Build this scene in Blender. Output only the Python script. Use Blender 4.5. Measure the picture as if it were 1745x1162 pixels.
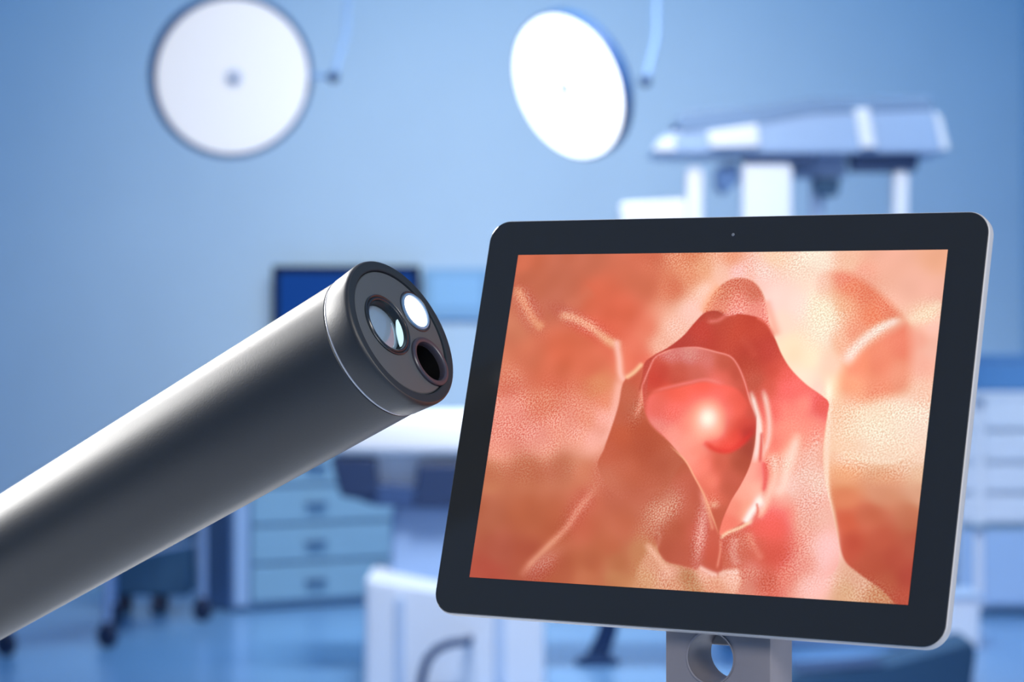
import bpy, bmesh, math, random
import numpy as np
from mathutils import Vector, Matrix

for o in list(bpy.data.objects): bpy.data.objects.remove(o)
SC = bpy.context.scene
COL = SC.collection
random.seed(4)

# ------------------------------------------------------------------ camera
CAM_H = 1.30
F = 4400.0                                   # focal length in pixels of a 1745 wide frame
cam = bpy.data.cameras.new('camera'); cam.sensor_width = 36; cam.lens = F/1745*36
cam.dof.use_dof = True; cam.dof.focus_distance = 1.345; cam.dof.aperture_fstop = 10.8
cam.clip_start = .05; cam.clip_end = 60
camo = bpy.data.objects.new('camera', cam); COL.objects.link(camo)
camo.location = (0, 0, CAM_H); camo.rotation_euler = (math.pi/2, 0, 0)
SC.camera = camo
# ------------------------------------------------------------------ world, light, exposure
SC.view_settings.view_transform = 'Standard'; SC.view_settings.look = 'None'
SC.view_settings.gamma = 1; SC.view_settings.exposure = 0; SC.view_settings.use_curve_mapping = False
w = bpy.data.worlds.new('world'); SC.world = w; w.use_nodes = True
w.node_tree.nodes['Background'].inputs[0].default_value = (.35, .58, .9, 1)
w.node_tree.nodes['Background'].inputs[1].default_value = .25
def area(name, loc, target, size, power, color=(1, 1, 1), size_y=None, spread=math.pi):
    l = bpy.data.lights.new(name, 'AREA'); l.energy = power; l.color = color; l.size = size
    l.shape = 'RECTANGLE' if size_y else 'SQUARE'
    if size_y: l.size_y = size_y
    l.spread = spread
    o = bpy.data.objects.new(name, l); COL.objects.link(o); o.location = loc
    o.rotation_euler = (Vector(target)-Vector(loc)).to_track_quat('-Z', 'Y').to_euler()
    return o
area('wall_fill_left', (-.95, 9.8, 4.1), (-1.0, 13.6, 1.0), 1.0, 21, (1, .80, .62), .5, math.radians(80))  # unseen light added to brighten the left half of the back wall
area('wall_fill_right', (.6, 9.8, 4.1), (.65, 13.6, 1.0), 1.0, 22, (1, .80, .63), .5, math.radians(80))  # same for the right half: added light without a visible source
area('blue_fill_back', (0, 10.4, 4.1), (0, 12.8, .6), 3.8, 46, (.24, .72, 1), .6)  # unseen blue fill added to lift the wall edges
area('table_fill', (.3, 8.2, 4.1), (.3, 10.4, .6), 1.6, 48, (.98, .98, 1), .8, math.radians(70))  # added light, unseen, that whitens the table pad
area('cabinet_fill', (1.9, 9.8, 4.1), (2.25, 12.2, .8), .6, 4, (.95, .98, 1), .6, math.radians(44))  # unseen light added to brighten the right hand cabinet
area('room_fill', (0, 4.5, 4.1), (0, 5.5, 0), 1.2, 9, (.9, .95, 1), 1.2)  # added ambient fill for the room, no visible source
area('scope_edge_fill', (-1.7, 3.9, 2.6), (-.4, 1.55, 1.15), .8, 9, (1, .97, .94), .5, math.radians(60))  # unseen light added behind the scope for its upper edge highlight
area('scope_side_fill', (-1.8, 2.45, 1.85), (-.4, 1.55, 1.15), .5, 8, (1, .98, .95), .5, math.radians(70))  # added unseen light that brightens the tube towards its left end
area('scope_low_fill', (-.25, 2.9, .35), (-.2, 1.45, 1.25), .5, 7, (1, .98, .95), .5)  # unseen low light added for the bottom edge of the scope
area('scope_face_fill', (2.35, .3, 2.3), (.0, 1.35, 1.25), .8, 34, (1, .97, .93), .8)  # added light from the right, unseen, for the scope end face
area('front_fill', (.25, -1.3, 2.8), (.1, 1.35, 1.2), 1.0, 56, (1, .95, .88), 1.0)  # unseen front light added for the tablet frame and stand

# ------------------------------------------------------------------ materials
def rgb(r, g, b):
    f = lambda c: (c/255/12.92) if c/255 <= .04045 else ((c/255+.055)/1.055)**2.4
    return (f(r), f(g), f(b), 1)
MATS = {}
def mat(name, col, rough=.5, metal=0, emit=None, strength=1, spec=.5, coat=0, noise=0, nscale=40, bump=0, bscale=300):
    if name in MATS: return MATS[name]
    m = bpy.data.materials.new(name); m.use_nodes = True; nt = m.node_tree; b = nt.nodes['Principled BSDF']
    b.inputs['Base Color'].default_value = rgb(*col)
    b.inputs['Roughness'].default_value = rough; b.inputs['Metallic'].default_value = metal
    b.inputs['Specular IOR Level'].default_value = spec
    if coat: b.inputs['Coat Weight'].default_value = coat; b.inputs['Coat Roughness'].default_value = .05
    if emit: b.inputs['Emission Color'].default_value = rgb(*emit); b.inputs['Emission Strength'].default_value = strength
    tc = nt.nodes.new('ShaderNodeTexCoord')
    if noise:
        n = nt.nodes.new('ShaderNodeTexNoise'); n.inputs['Scale'].default_value = nscale; n.inputs['Detail'].default_value = 3
        nt.links.new(tc.outputs['Object'], n.inputs['Vector'])
        mx = nt.nodes.new('ShaderNodeMix'); mx.data_type = 'RGBA'
        c = rgb(*col); mx.inputs[6].default_value = tuple(v*(1-noise) for v in c[:3])+(1,); mx.inputs[7].default_value = tuple(min(1, v*(1+noise)) for v in c[:3])+(1,)
        nt.links.new(n.outputs['Fac'], mx.inputs[0]); nt.links.new(mx.outputs[2], b.inputs['Base Color'])
    if bump:
        n2 = nt.nodes.new('ShaderNodeTexNoise'); n2.inputs['Scale'].default_value = bscale; n2.inputs['Detail'].default_value = 2
        nt.links.new(tc.outputs['Object'], n2.inputs['Vector'])
        bp = nt.nodes.new('ShaderNodeBump'); bp.inputs['Strength'].default_value = bump; bp.inputs['Distance'].default_value = .001
        nt.links.new(n2.outputs['Fac'], bp.inputs['Height']); nt.links.new(bp.outputs['Normal'], b.inputs['Normal'])
    MATS[name] = m; return m
WALL = mat('wall_paint', (168, 201, 230), .6, noise=.03, nscale=3, bump=.05)
CEIL = mat('ceiling_paint', (190, 210, 235), .7, noise=.03)
FLOOR = mat('floor_vinyl', (112, 160, 208), .22, spec=.5, noise=.06, nscale=2)
WHITE = mat('white_enamel', (224, 234, 248), .4, noise=.03, nscale=8)
PALE = mat('pale_blue_plastic', (190, 212, 240), .45, noise=.03, nscale=8)
CABBLUE = mat('cabinet_blue', (118, 160, 190), .5, noise=.04, nscale=6)
STEEL = mat('brushed_steel', (150, 175, 210), .35, .6, noise=.05)
NAVY = mat('dark_navy_plastic', (38, 66, 108), .5, noise=.08)
DEEP = mat('dark_blue_rubber', (24, 40, 72), .6, noise=.1)
TEAL = mat('dark_teal_plastic', (44, 84, 118), .5, noise=.08)
MATTRESS = mat('white_vinyl', (240, 245, 252), .5, noise=.02)
ALU = mat('aluminium', (196, 192, 190), .45, .15, noise=.03, nscale=300)
STANDM = mat('stand_metal', (134, 129, 134), .45, .1, noise=.03, nscale=200)
BEZEL = mat('black_glass', (42, 44, 46), .16, spec=.35, noise=.02)
SHELL = mat('scope_shell', (37, 37, 37), .48, spec=.65, noise=.03, nscale=200, bump=.06, bscale=900)
RIM = mat('scope_rim', (40, 48, 55), .6, spec=.12, noise=.03, bump=.03)
PLATE = mat('scope_plate', (72, 78, 82), .48, spec=.4, noise=.03, nscale=120)
RINGM = mat('bright_seam_ring', (190, 190, 194), .35, .3, noise=.02)
BLACK = mat('black_bore', (8, 8, 10), .5, spec=.3, noise=.05)
LENSRING = mat('lens_ring_black', (30, 36, 41), .25, spec=.6, noise=.05)
PORTRING = mat('port_ring_black', (56, 54, 64), .35, spec=.5, noise=.05)
LENS = mat('lens_glass_coated', (120, 142, 160), .12, spec=.9, coat=1, noise=.15, nscale=30)
GLINT = mat('lens_glint', (196, 226, 232), .2, spec=.5, emit=(190, 226, 232), strength=.35, noise=.03)  # reflection on the lens put into pale colour and glow
LAMPG = mat('lamp_glass_rim', (110, 145, 180), .1, spec=.8, coat=1, noise=.05)
TIPLIGHT = mat('tip_light', (255, 255, 255), .3, emit=(255, 255, 255), strength=1.3)
LAMPL = mat('lamp_lens_soft', (180, 190, 205), .4, emit=(240, 240, 240), strength=.6)
LAMPR = mat('lamp_lens_bright', (255, 255, 255), .4, emit=(252, 254, 255), strength=1.6)
MONBLUE = mat('monitor_screen_blue', (4, 16, 44), .6, spec=.1, emit=(6, 66, 150), strength=.8, noise=.2)
WALLDISP = mat('wall_display_blue', (120, 172, 218), .35, emit=(120, 175, 225), strength=.15, noise=.05, nscale=4)

ARM = mat('lamp_arm', (128, 166, 212), .5, noise=.04)
# ------------------------------------------------------------------ mesh helpers
def new_bm(): return bmesh.new()
def finish(bm, name, m, parent=None, smooth=None, M=None):
    bmesh.ops.recalc_face_normals(bm, faces=bm.faces)
    me = bpy.data.meshes.new(name); bm.to_mesh(me); bm.free()
    me.materials.append(m)
    o = bpy.data.objects.new(name, me); COL.objects.link(o)
    if M is not None: o.matrix_world = M
    if parent is not None: o.parent = parent
    if smooth is not None: me.shade_smooth(); me.set_sharp_from_angle(angle=math.radians(smooth))
    return o
def box(bm, c, s, bevel=0, M=None, seg=2):
    r = bmesh.ops.create_cube(bm, size=1); v = r['verts']
    bmesh.ops.scale(bm, vec=s, verts=v); bmesh.ops.translate(bm, vec=c, verts=v)
    if M is not None: bmesh.ops.transform(bm, matrix=M, verts=v)
    if bevel:
        e = list({e for x in v for e in x.link_edges})
        bmesh.ops.bevel(bm, geom=e, offset=bevel, segments=seg, affect='EDGES', profile=.5)
def tube(bm, pts, r, n=16, r2=None, cap=True):
    pts = [Vector(p) for p in pts]; rings = []; m = len(pts)
    prev = None
    for i, p in enumerate(pts):
        t = (pts[min(i+1, m-1)]-pts[max(i-1, 0)]).normalized()
        if prev is None: u = t.orthogonal().normalized()
        else: u = (prev-t*prev.dot(t)).normalized()
        prev = u; v = t.cross(u); rr = r+((r2 if r2 is not None else r)-r)*i/max(m-1, 1)
        rings.append([bm.verts.new(p+(u*math.cos(a)+v*math.sin(a))*rr) for a in [2*math.pi*k/n for k in range(n)]])
    for a, b in zip(rings, rings[1:]):
        for k in range(n): bm.faces.new((a[k], a[(k+1) % n], b[(k+1) % n], b[k]))
    if cap:
        bm.faces.new(rings[0]); bm.faces.new(rings[-1])
def lathe(bm, prof, n=64, M=None, close=False):
    """prof: list of (radius, z)"""
    rings = []; new = []
    for r, z in prof:
        if r < 1e-7: v = bm.verts.new((0, 0, z)); rings.append([v]); new.append(v)
        else:
            q = [bm.verts.new((r*math.cos(2*math.pi*k/n), r*math.sin(2*math.pi*k/n), z)) for k in range(n)]
            rings.append(q); new += q
    prs = list(zip(rings, rings[1:]))+([(rings[-1], rings[0])] if close else [])
    for a, b in prs:
        for k in range(n):
            if len(a) == 1 and len(b) == 1: continue
            if len(a) == 1: bm.faces.new((a[0], b[k], b[(k+1) % n]))
            elif len(b) == 1: bm.faces.new((a[k], a[(k+1) % n], b[0]))
            else: bm.faces.new((a[k], a[(k+1) % n], b[(k+1) % n], b[k]))
    if M is not None: bmesh.ops.transform(bm, matrix=M, verts=new)
def prism(bm, poly, y0, y1, bevel=0):
    """poly in (x, z), extruded along y"""
    a = [bm.verts.new((x, y0, z)) for x, z in poly]; b = [bm.verts.new((x, y1, z)) for x, z in poly]
    n = len(poly); fs = [bm.faces.new(a), bm.faces.new(b[::-1])]
    for k in range(n): fs.append(bm.faces.new((a[k], a[(k+1) % n], b[(k+1) % n], b[k])))
    if bevel:
        e = list({e for f in fs for e in f.edges})
        bmesh.ops.bevel(bm, geom=e, offset=bevel, segments=2, affect='EDGES', profile=.5)
def rrect(wd, ht, r, n=10):
    out = []
    for cx, cy, a0 in ((wd/2-r, ht/2-r, 0), (-wd/2+r, ht/2-r, 90), (-wd/2+r, -ht/2+r, 180), (wd/2-r, -ht/2+r, 270)):
        for k in range(n+1):
            a = math.radians(a0+90*k/n); out.append((cx+r*math.cos(a), cy+r*math.sin(a)))
    return out
def loft(bm, loops):
    """loops: list of (outline, z, grow) in the xy plane"""
    rs = [[bm.verts.new((x, y, z)) for x, y in lp] for lp, z in loops]; n = len(rs[0])
    for a, b in zip(rs, rs[1:]):
        for k in range(n): bm.faces.new((a[k], a[(k+1) % n], b[(k+1) % n], b[k]))
    bm.faces.new(rs[0]); bm.faces.new(rs[-1])
def cutout(o, cutters):
    for c in cutters:
        md = o.modifiers.new('cut', 'BOOLEAN'); md.operation = 'DIFFERENCE'; md.solver = 'EXACT'; md.object = c
    bpy.context.view_layer.update()
    dg = bpy.context.evaluated_depsgraph_get(); me = bpy.data.meshes.new_from_object(o.evaluated_get(dg))
    o.modifiers.clear(); o.data = me
    for c in cutters: bpy.data.objects.remove(c)
def thing(name, label, cat, loc=(0, 0, 0), group=None, M=None):
    o = bpy.data.objects.new(name, None); COL.objects.link(o); o.empty_display_size = .05
    if M is not None: o.matrix_world = M
    else: o.location = loc
    return tag(o, label, cat, group)
def tag(o, label, cat, group=None):
    o['label'] = label; o['category'] = cat
    if group: o['group'] = group
    return o
def struct(o): o['kind'] = 'structure'; return o
def part(name, t, m, build, smooth=None, label=None):
    """build(bm) in world coordinates of an unrotated thing; stored relative to it"""
    bm = new_bm(); build(bm)
    root = t
    loc = Vector((0, 0, 0))
    while root is not None: loc = loc+root.location; root = root.parent
    bmesh.ops.translate(bm, vec=-loc, verts=bm.verts)
    o = finish(bm, name, m, t, smooth)
    if label: o['label'] = label
    return o
def at(x, y, Y):
    """world point seen at chart position x, y of the photograph when it stands Y metres away"""
    return Vector(((x-872.5)/F*Y, Y, CAM_H+(581-y)/F*Y))
def frame(origin, ex, ey, ez): 
    return Matrix(((ex[0], ey[0], ez[0], origin[0]), (ex[1], ey[1], ez[1], origin[1]), (ex[2], ey[2], ez[2], origin[2]), (0, 0, 0, 1)))
def look(origin, n, up=(0, 0, 1)):
    z = Vector(n).normalized(); x = Vector(up).cross(z).normalized(); y = z.cross(x)
    return frame(origin, x, y, z)

# ------------------------------------------------------------------ the room
X0, X1, Y0, Y1, H = -3.4, 2.68, -1.6, 13.6, 4.3
def slab(name, c, s, m):
    bm = new_bm(); box(bm, (0, 0, 0), s); o = finish(bm, name, m); o.location = c; return struct(o)
slab('floor', ((X0+X1)/2, (Y0+Y1)/2, -.05), (X1-X0+.2, Y1-Y0+.2, .1), FLOOR)
slab('ceiling', ((X0+X1)/2, (Y0+Y1)/2, H+.05), (X1-X0+.2, Y1-Y0+.2, .1), CEIL)
slab('wall_back', ((X0+X1)/2, Y1+.05, H/2), (X1-X0+.2, .1, H), WALL)
slab('wall_left', (X0-.05, (Y0+Y1)/2, H/2), (.1, Y1-Y0, H), WALL)
slab('wall_right', (X1+.05, (Y0+Y1)/2, H/2), (.1, Y1-Y0, H), WALL)
slab('wall_front', ((X0+X1)/2, Y0-.05, H/2), (X1-X0+.2, .1, H), WALL)
slab('baseboard_back', ((X0+X1)/2, Y1-.01, .05), (X1-X0, .02, .1), CABBLUE)

# ------------------------------------------------------------------ tablet monitor
R_ = np.array([[0.855459, -0.145462, 0.497022], [0.006385, 0.962631, 0.270742], [-0.517831, -0.228435, 0.82442]])
def c2w(v): return Vector((v[0], v[2], -v[1]))
SW, SH = .25, .25*.718746
T = frame(Vector((.097458, 1.331915, CAM_H-.040189)), c2w(R_[:, 0]), -c2w(R_[:, 1]), -c2w(R_[:, 2]))
MX, MT, MB = .0204, .0199, .0200
tab = thing('tablet_monitor', 'black-framed tablet monitor showing a pink endoscopic picture, on a grey metal stand', 'monitor', M=T)
OW, OH = SW+2*MX, SH+MT+MB; CYO = (MT-MB)/2
def shifted(lp): return [(x, y+CYO) for x, y in lp]
bm = new_bm()
loft(bm, [(shifted(rrect(OW-.0006, OH-.0006, .0115)), -.0009), (shifted(rrect(OW+.0004, OH+.0004, .0118)), -.0013), (shifted(rrect(OW+.0008, OH+.0008, .012)), -.0022),
          (shifted(rrect(OW+.0006, OH+.0006, .012)), -.0062), (shifted(rrect(OW-.002, OH-.002, .011)), -.0078), (shifted(rrect(OW-.008, OH-.008, .009)), -.0084)])
finish(bm, 'back_shell', ALU, tab, 35)['label'] = 'silver aluminium edge and back shell'
bm = new_bm()
loft(bm, [(shifted(rrect(OW-.0008, OH-.0008, .0112)), -.0011), (shifted(rrect(OW-.0006, OH-.0006, .0114)), -.0003), (shifted(rrect(OW-.0014, OH-.0014, .011)), 0)])
finish(bm, 'front_glass', BEZEL, tab, 35)['label'] = 'black glass frame around the picture'
bm = new_bm(); lathe(bm, [(0, .0005), (.0006, .0004), (.0009, .00005)], 20, Matrix.Translation((.0045, SH/2+.0098, 0)))
o = finish(bm, 'camera_lens', mat('tiny_lens', (120, 124, 130), .2, noise=.05), tab, 40)

# ------------------------------------------------------------------ the picture shown on the tablet
# ---- picture shown on the tablet: drawn in its own chart coordinates (x 798..1616, y 427..1029) ----
def spline(pts, closed, n=8):
    P = np.array(pts, float); m = len(P); out = []
    rng = range(m if closed else m-1)
    for i in rng:
        if closed: a, b, c_, d = P[(i-1) % m], P[i], P[(i+1) % m], P[(i+2) % m]
        else: a, b, c_, d = P[max(i-1, 0)], P[i], P[i+1], P[min(i+2, m-1)]
        for k in range(n):
            t = k/n
            out.append(.5*((2*b)+(c_-a)*t+(2*a-5*b+4*c_-d)*t*t+(3*b-a-3*c_+d)*t**3))
    if not closed: out.append(P[-1])
    return np.array(out)
def seg_dist(X, Y, S, closed):
    """distance and running parameter to the polyline S"""
    best = np.full(X.shape, 1e9); par = np.zeros(X.shape)
    m = len(S); k = m if closed else m-1
    for i in range(k):
        ax, ay = S[i]; bx, by = S[(i+1) % m]
        dx, dy = bx-ax, by-ay; L = dx*dx+dy*dy+1e-12
        t = np.clip(((X-ax)*dx+(Y-ay)*dy)/L, 0, 1)
        d = (X-ax-t*dx)**2+(Y-ay-t*dy)**2
        u = d < best
        best[u] = d[u]; par[u] = (i+t[u])/k
    return np.sqrt(best), par
def inside(X, Y, S):
    r = np.zeros(X.shape, bool); m = len(S)
    for i in range(m):
        ax, ay = S[i]; bx, by = S[(i+1) % m]
        if ay == by: continue
        r ^= ((ay > Y) != (by > Y)) & (X < (bx-ax)*(Y-ay)/(by-ay)+ax)
    return r
def rbf(X, Y, pts, s=14.):
    num = [0, 0, 0]; den = 0
    for (x, y, r, g, b) in pts:
        w = 1/((X-x)**2+(Y-y)**2+s*s)**1.9
        num[0] = num[0]+w*r; num[1] = num[1]+w*g; num[2] = num[2]+w*b; den = den+w
    return [n/den for n in num]
class Picture:
    def __init__(s, X, Y):
        s.X, s.Y = X, Y; s.c = [np.zeros(X.shape) for _ in range(3)]; s.g = np.zeros(X.shape)
    def mix(s, a, col):
        for k in range(3): s.c[k] = s.c[k]*(1-a)+col[k]*a
    def region(s, poly, pts, soft=2., grain=None, sm=14., n=8):
        S = spline(poly, True, n)
        x0, y0 = S.min(0)-soft*2; x1, y1 = S.max(0)+soft*2
        M = (s.X > x0) & (s.X < x1) & (s.Y > y0) & (s.Y < y1)
        X, Y = s.X[M], s.Y[M]
        d, _ = seg_dist(X, Y, S, True); sd = np.where(inside(X, Y, S), d, -d)
        a = np.clip(sd/(2*soft)+.5, 0, 1); a = a*a*(3-2*a)
        col = rbf(X, Y, pts, sm)
        for k in range(3): s.c[k][M] = s.c[k][M]*(1-a)+col[k]*a
        s.g[M] = s.g[M]*(1-a)+(0 if grain is None else grain)*a
    def stroke(s, pts, w, col, alpha=1., w1=None, side=0, ends=True):
        S = spline(pts, False); W = max(w, w1 or w)
        x0, y0 = S.min(0)-W*3; x1, y1 = S.max(0)+W*3
        M = (s.X > x0) & (s.X < x1) & (s.Y > y0) & (s.Y < y1)
        X, Y = s.X[M], s.Y[M]
        d, t = seg_dist(X, Y, S, False)
        ww = w+((w1 or w)-w)*t
        a = alpha*np.exp(-(d/ww)**2)
        if ends: a = a*np.clip(np.minimum(t, 1-t)*6+.05, 0, 1)
        for k in range(3): s.c[k][M] = s.c[k][M]*(1-a)+col[k]*a
    def blob(s, x, y, rx, ry, ang, col, alpha=1., p=2.):
        t = np.radians(ang); dx, dy = s.X-x, s.Y-y
        u = (dx*np.cos(t)+dy*np.sin(t))/rx; v = (-dx*np.sin(t)+dy*np.cos(t))/ry
        a = alpha*np.exp(-(u*u+v*v)**(p/2)); s.mix(a, col)
    def gblob(s, x, y, rx, ry, ang, amp):
        t = np.radians(ang); dx, dy = s.X-x, s.Y-y
        u = (dx*np.cos(t)+dy*np.sin(t))/rx; v = (-dx*np.sin(t)+dy*np.cos(t))/ry
        s.g = np.maximum(s.g, amp*np.exp(-(u*u+v*v)**1.5))
def paint(X, Y):
    p = Picture(X, Y)
    base = [(890,445,216,114,86),(1000,445,210,115,90),(1100,440,220,118,92),(1180,435,230,136,104),(1250,440,240,150,118),(1320,436,252,205,170),(1390,440,252,228,200),
     (1450,450,246,186,156),(1520,450,243,170,148),(1600,440,240,165,135),(1600,500,243,172,152),(1560,490,243,172,152),(1590,560,250,185,165),(1580,540,250,205,170),
     (900,480,205,110,85),(960,480,205,112,88),(1020,500,222,112,85),(1100,480,215,115,88),(1150,490,226,126,98),(880,560,215,125,98),(875,510,215,125,98),
     (950,510,208,115,92),(1060,530,224,112,86),(1040,560,226,110,86),(1100,560,235,130,105),(1080,590,238,128,104),(1180,470,232,140,108),(1200,460,240,160,125),
     (1150,562,250,188,165),(1180,530,252,196,176),(1205,498,252,200,175),(1130,588,248,178,155),(1230,465,250,190,165),(1260,462,252,190,180),(1100,620,238,122,100),(1075,610,238,125,100),(1280,465,250,180,160),
     (900,600,218,122,95),(960,600,222,114,86),(940,640,220,115,88),(1000,620,224,118,90),(1020,660,226,135,100),(1035,680,238,140,110),
     (860,650,225,132,104),(865,700,240,155,130),(930,690,230,140,108),(950,730,242,160,132),(1000,715,238,150,120),(1030,715,250,170,152),(845,760,240,155,130),(920,750,240,158,134),(985,740,242,160,135),(1010,750,250,172,155),
     (835,810,208,125,95),(900,805,204,120,90),(960,800,206,122,94),(830,880,192,106,82),(900,880,195,104,76),(850,940,188,95,78),(830,975,190,86,72),(900,950,184,88,68),(950,900,194,100,72),
     (990,900,210,108,84),(1010,850,212,112,88),(1000,810,220,130,102),(1050,850,200,105,82),(960,975,192,100,74),(1010,960,194,104,76),(1050,960,196,116,82),(1090,940,208,130,96),(1060,900,208,112,86),(1100,960,208,128,95),(1040,930,204,110,82),
     (1060,740,206,98,72),(1090,735,196,90,64),(1070,770,198,98,72),(1120,790,200,104,80),(1080,810,206,110,86),(1100,860,208,116,92),(1140,840,205,108,84),(1130,900,200,100,78),
     (1050,985,206,130,95),(1000,985,206,120,88),(1110,1000,230,158,125),
     (1300,465,252,205,188),(1325,510,252,208,190),(1335,550,252,214,186),(1350,590,253,222,180),(1380,610,254,226,184),(1375,650,254,228,198),(1395,665,252,208,185),(1360,520,252,218,200),(1380,470,250,212,184),
     (1400,520,250,225,190),(1410,560,250,222,195),(1415,620,252,205,175),(1420,660,252,225,180),(1470,465,244,160,138),
     (1450,600,250,172,142),(1450,650,250,175,138),(1430,700,250,190,155),(1490,720,252,215,180),(1550,715,252,220,190),(1575,670,250,190,162),(1570,620,248,170,150),(1590,600,246,178,158),(1565,580,244,160,140),
     (1440,770,250,195,158),(1500,755,250,215,185),(1570,760,248,212,182),(1570,720,250,215,190),
     (1390,960,252,188,178),(1390,1000,250,182,165),(1405,900,250,198,182),(1440,1005,228,165,130),(1500,1015,214,138,104),(1545,1025,204,100,80),(1460,985,232,165,140)]
    p.c = rbf(X, Y, base)
    # broad warm lobes on the left wall
    p.blob(1050,540,55,45,30,(226,106,82),.45); p.blob(960,600,60,35,0,(222,108,80),.4)
    # upper right patch
    p.region([(1395,475),(1430,463),(1462,472),(1500,500),(1530,530),(1535,545),(1500,555),(1470,575),(1440,600),(1420,590),(1400,540)],
             [(1400,480,248,190,165),(1440,475,240,138,115),(1480,500,236,130,102),(1520,530,236,132,105),(1490,540,242,136,105),(1460,570,244,150,122),(1410,530,250,225,190),(1400,560,250,220,195),(1435,520,244,165,130),(1430,580,248,175,145),(1450,490,240,135,105)], 10, .5)
    p.blob(1402,545,26,42,0,(254,232,196),.85); p.gblob(1412,540,45,50,20,1.)
    p.gblob(1470,500,50,40,30,.55)
    # lower lobe of the patch
    p.region([(1450,612),(1480,585),(1520,562),(1545,552),(1553,580),(1552,620),(1545,665),(1500,680),(1450,690),(1430,670),(1435,640)],
             [(1460,620,248,142,112),(1500,620,244,138,112),(1540,590,240,132,108),(1535,640,240,145,118),(1450,660,252,160,125),(1500,670,242,140,112),(1440,680,250,175,145)], 14, .05)
    p.stroke([(1438,622),(1465,588),(1500,560),(1538,543)],11,(253,226,205),.85,6)
    p.gblob(1487,570,60,14,-38,1.)
    p.stroke([(1545,548),(1580,535),(1605,515)],10,(252,222,185),.6); p.gblob(1580,530,35,20,-20,.8)
    # right bright grainy slope
    p.blob(1500,730,75,38,0,(252,228,196),.55); p.blob(1570,740,40,60,0,(252,214,188),.5)
    p.gblob(1500,720,110,55,0,1.); p.gblob(1570,700,40,60,0,.8); p.gblob(1460,780,50,20,0,.6)
    # lower right concave panel
    p.region([(1418,770),(1450,782),(1520,790),(1600,775),(1600,1045),(1550,1045),(1500,1003),(1462,975),(1440,955),(1428,920),(1418,870),(1412,820)],
             [(1440,775,250,190,158),(1500,775,246,195,162),(1575,775,248,205,178),(1440,805,242,162,122),(1500,812,232,156,122),(1575,805,238,182,150),(1440,850,226,130,98),(1500,840,222,140,112),(1575,840,228,158,130),(1480,880,212,112,86),(1550,880,206,120,92),(1440,890,220,105,80),
              (1450,925,208,90,72),(1500,920,204,96,76),(1560,930,196,96,78),(1520,950,192,84,68),(1545,980,188,78,66),(1490,960,196,90,70),(1550,1020,200,90,74),(1510,990,198,98,76)], 3, .0)
    p.blob(1510,772,95,22,0,(249,208,176),.75); p.gblob(1500,785,90,34,0,.9)
    p.gblob(1470,1005,70,28,18,.8)
    p.stroke([(1412,640),(1414,690),(1411,740),(1409,790),(1411,840),(1420,880),(1426,920),(1430,955)],5,(254,220,190),.7)
    p.blob(1413,668,5,16,0,(255,250,215),.8)
    # left wall: highlights
    p.stroke([(878,485),(893,515),(910,545),(928,560)],9,(244,170,128),.7); p.gblob(900,525,20,45,-28,.9)
    p.stroke([(950,535),(975,540),(1005,555),(1035,578),(1060,592)],8,(248,186,145),.75); p.gblob(995,552,60,16,28,.95)
    p.stroke([(962,520),(985,512),(1010,490)],12,(218,124,98),.5)
    p.stroke([(1052,585),(1056,610),(1058,635),(1062,645)],6,(252,186,170),.85,ends=False)
    p.stroke([(1060,640),(1054,670),(1048,700),(1040,735),(1022,762)],9,(252,178,162),.8)
    p.gblob(900,720,130,60,-8,.95); p.gblob(870,690,50,60,0,.8); p.gblob(1150,570,50,30,-45,.5); p.gblob(1190,440,80,28,0,.7); p.gblob(1330,450,130,30,0,.75)
    p.gblob(1170,490,45,50,45,.4); p.gblob(900,800,80,25,0,.4); p.gblob(975,665,50,20,0,.4)
    # lower left: soft ridge line
    p.stroke([(1035,800),(1010,838),(985,870),(965,900),(935,930),(905,960),(885,985)],7,(234,150,122),.8,7)
    p.blob(925,958,14,42,55,(226,146,122),.6)
    p.gblob(985,870,20,60,35,.5)
    p.stroke([(1035,770),(1020,815),(1005,845)],16,(226,138,110),.5); p.gblob(925,970,40,18,-35,.6)
    p.gblob(1030,810,25,40,0,.35)
    # fold between the left wall and the opening
    p.region([(1097,622),(1075,638),(1062,655),(1055,690),(1044,725),(1030,765),(1020,800),(1060,850),(1120,830),(1180,830),(1170,790),(1140,755),(1110,725),(1095,690),(1098,650),(1120,612),(1112,610)],
             [(1085,640,214,100,80),(1070,670,208,108,84),(1060,710,206,105,82),(1080,700,206,112,88),(1060,740,206,98,70),(1090,735,194,88,62),(1045,770,206,102,78),(1100,760,190,88,64),(1130,790,196,98,76),(1060,800,206,106,82),(1110,690,204,92,72),(1105,650,222,110,90),(1150,800,200,104,82),(1040,820,208,116,92)], 2.2, .12)
    p.blob(1030,820,30,26,0,(214,122,96),.8); p.blob(1100,845,60,18,0,(204,108,86),.9)
    p.stroke([(1097,618),(1082,634),(1066,645)],4,(252,190,150),.9)
    p.stroke([(1118,612),(1104,640),(1096,665),(1092,690),(1082,712)],4.5,(240,148,125),.75); p.gblob(1082,705,16,30,20,.7)
    p.stroke([(1124,603),(1110,625),(1100,650),(1096,670)],3,(240,140,124),.8)
    p.stroke([(1135,603),(1116,625),(1108,645)],2,(240,140,124),.8)
    p.stroke([(1112,614),(1098,640),(1090,668)],2,(196,82,66),.8)
    # top arch
    p.region([(1200,540),(1212,508),(1228,488),(1248,476),(1268,474),(1288,482),(1302,502),(1309,530),(1312,570),(1290,575),(1230,560)],
             [(1262,482,224,120,98),(1235,500,226,128,102),(1285,500,222,120,98),(1225,525,238,140,115),(1260,515,240,140,122),(1290,530,245,145,130),(1260,532,250,158,145),(1300,560,250,140,128)], 2.5, .8)
    p.stroke([(1200,535),(1212,508),(1230,486)],9,(248,160,125),.6)
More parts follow.
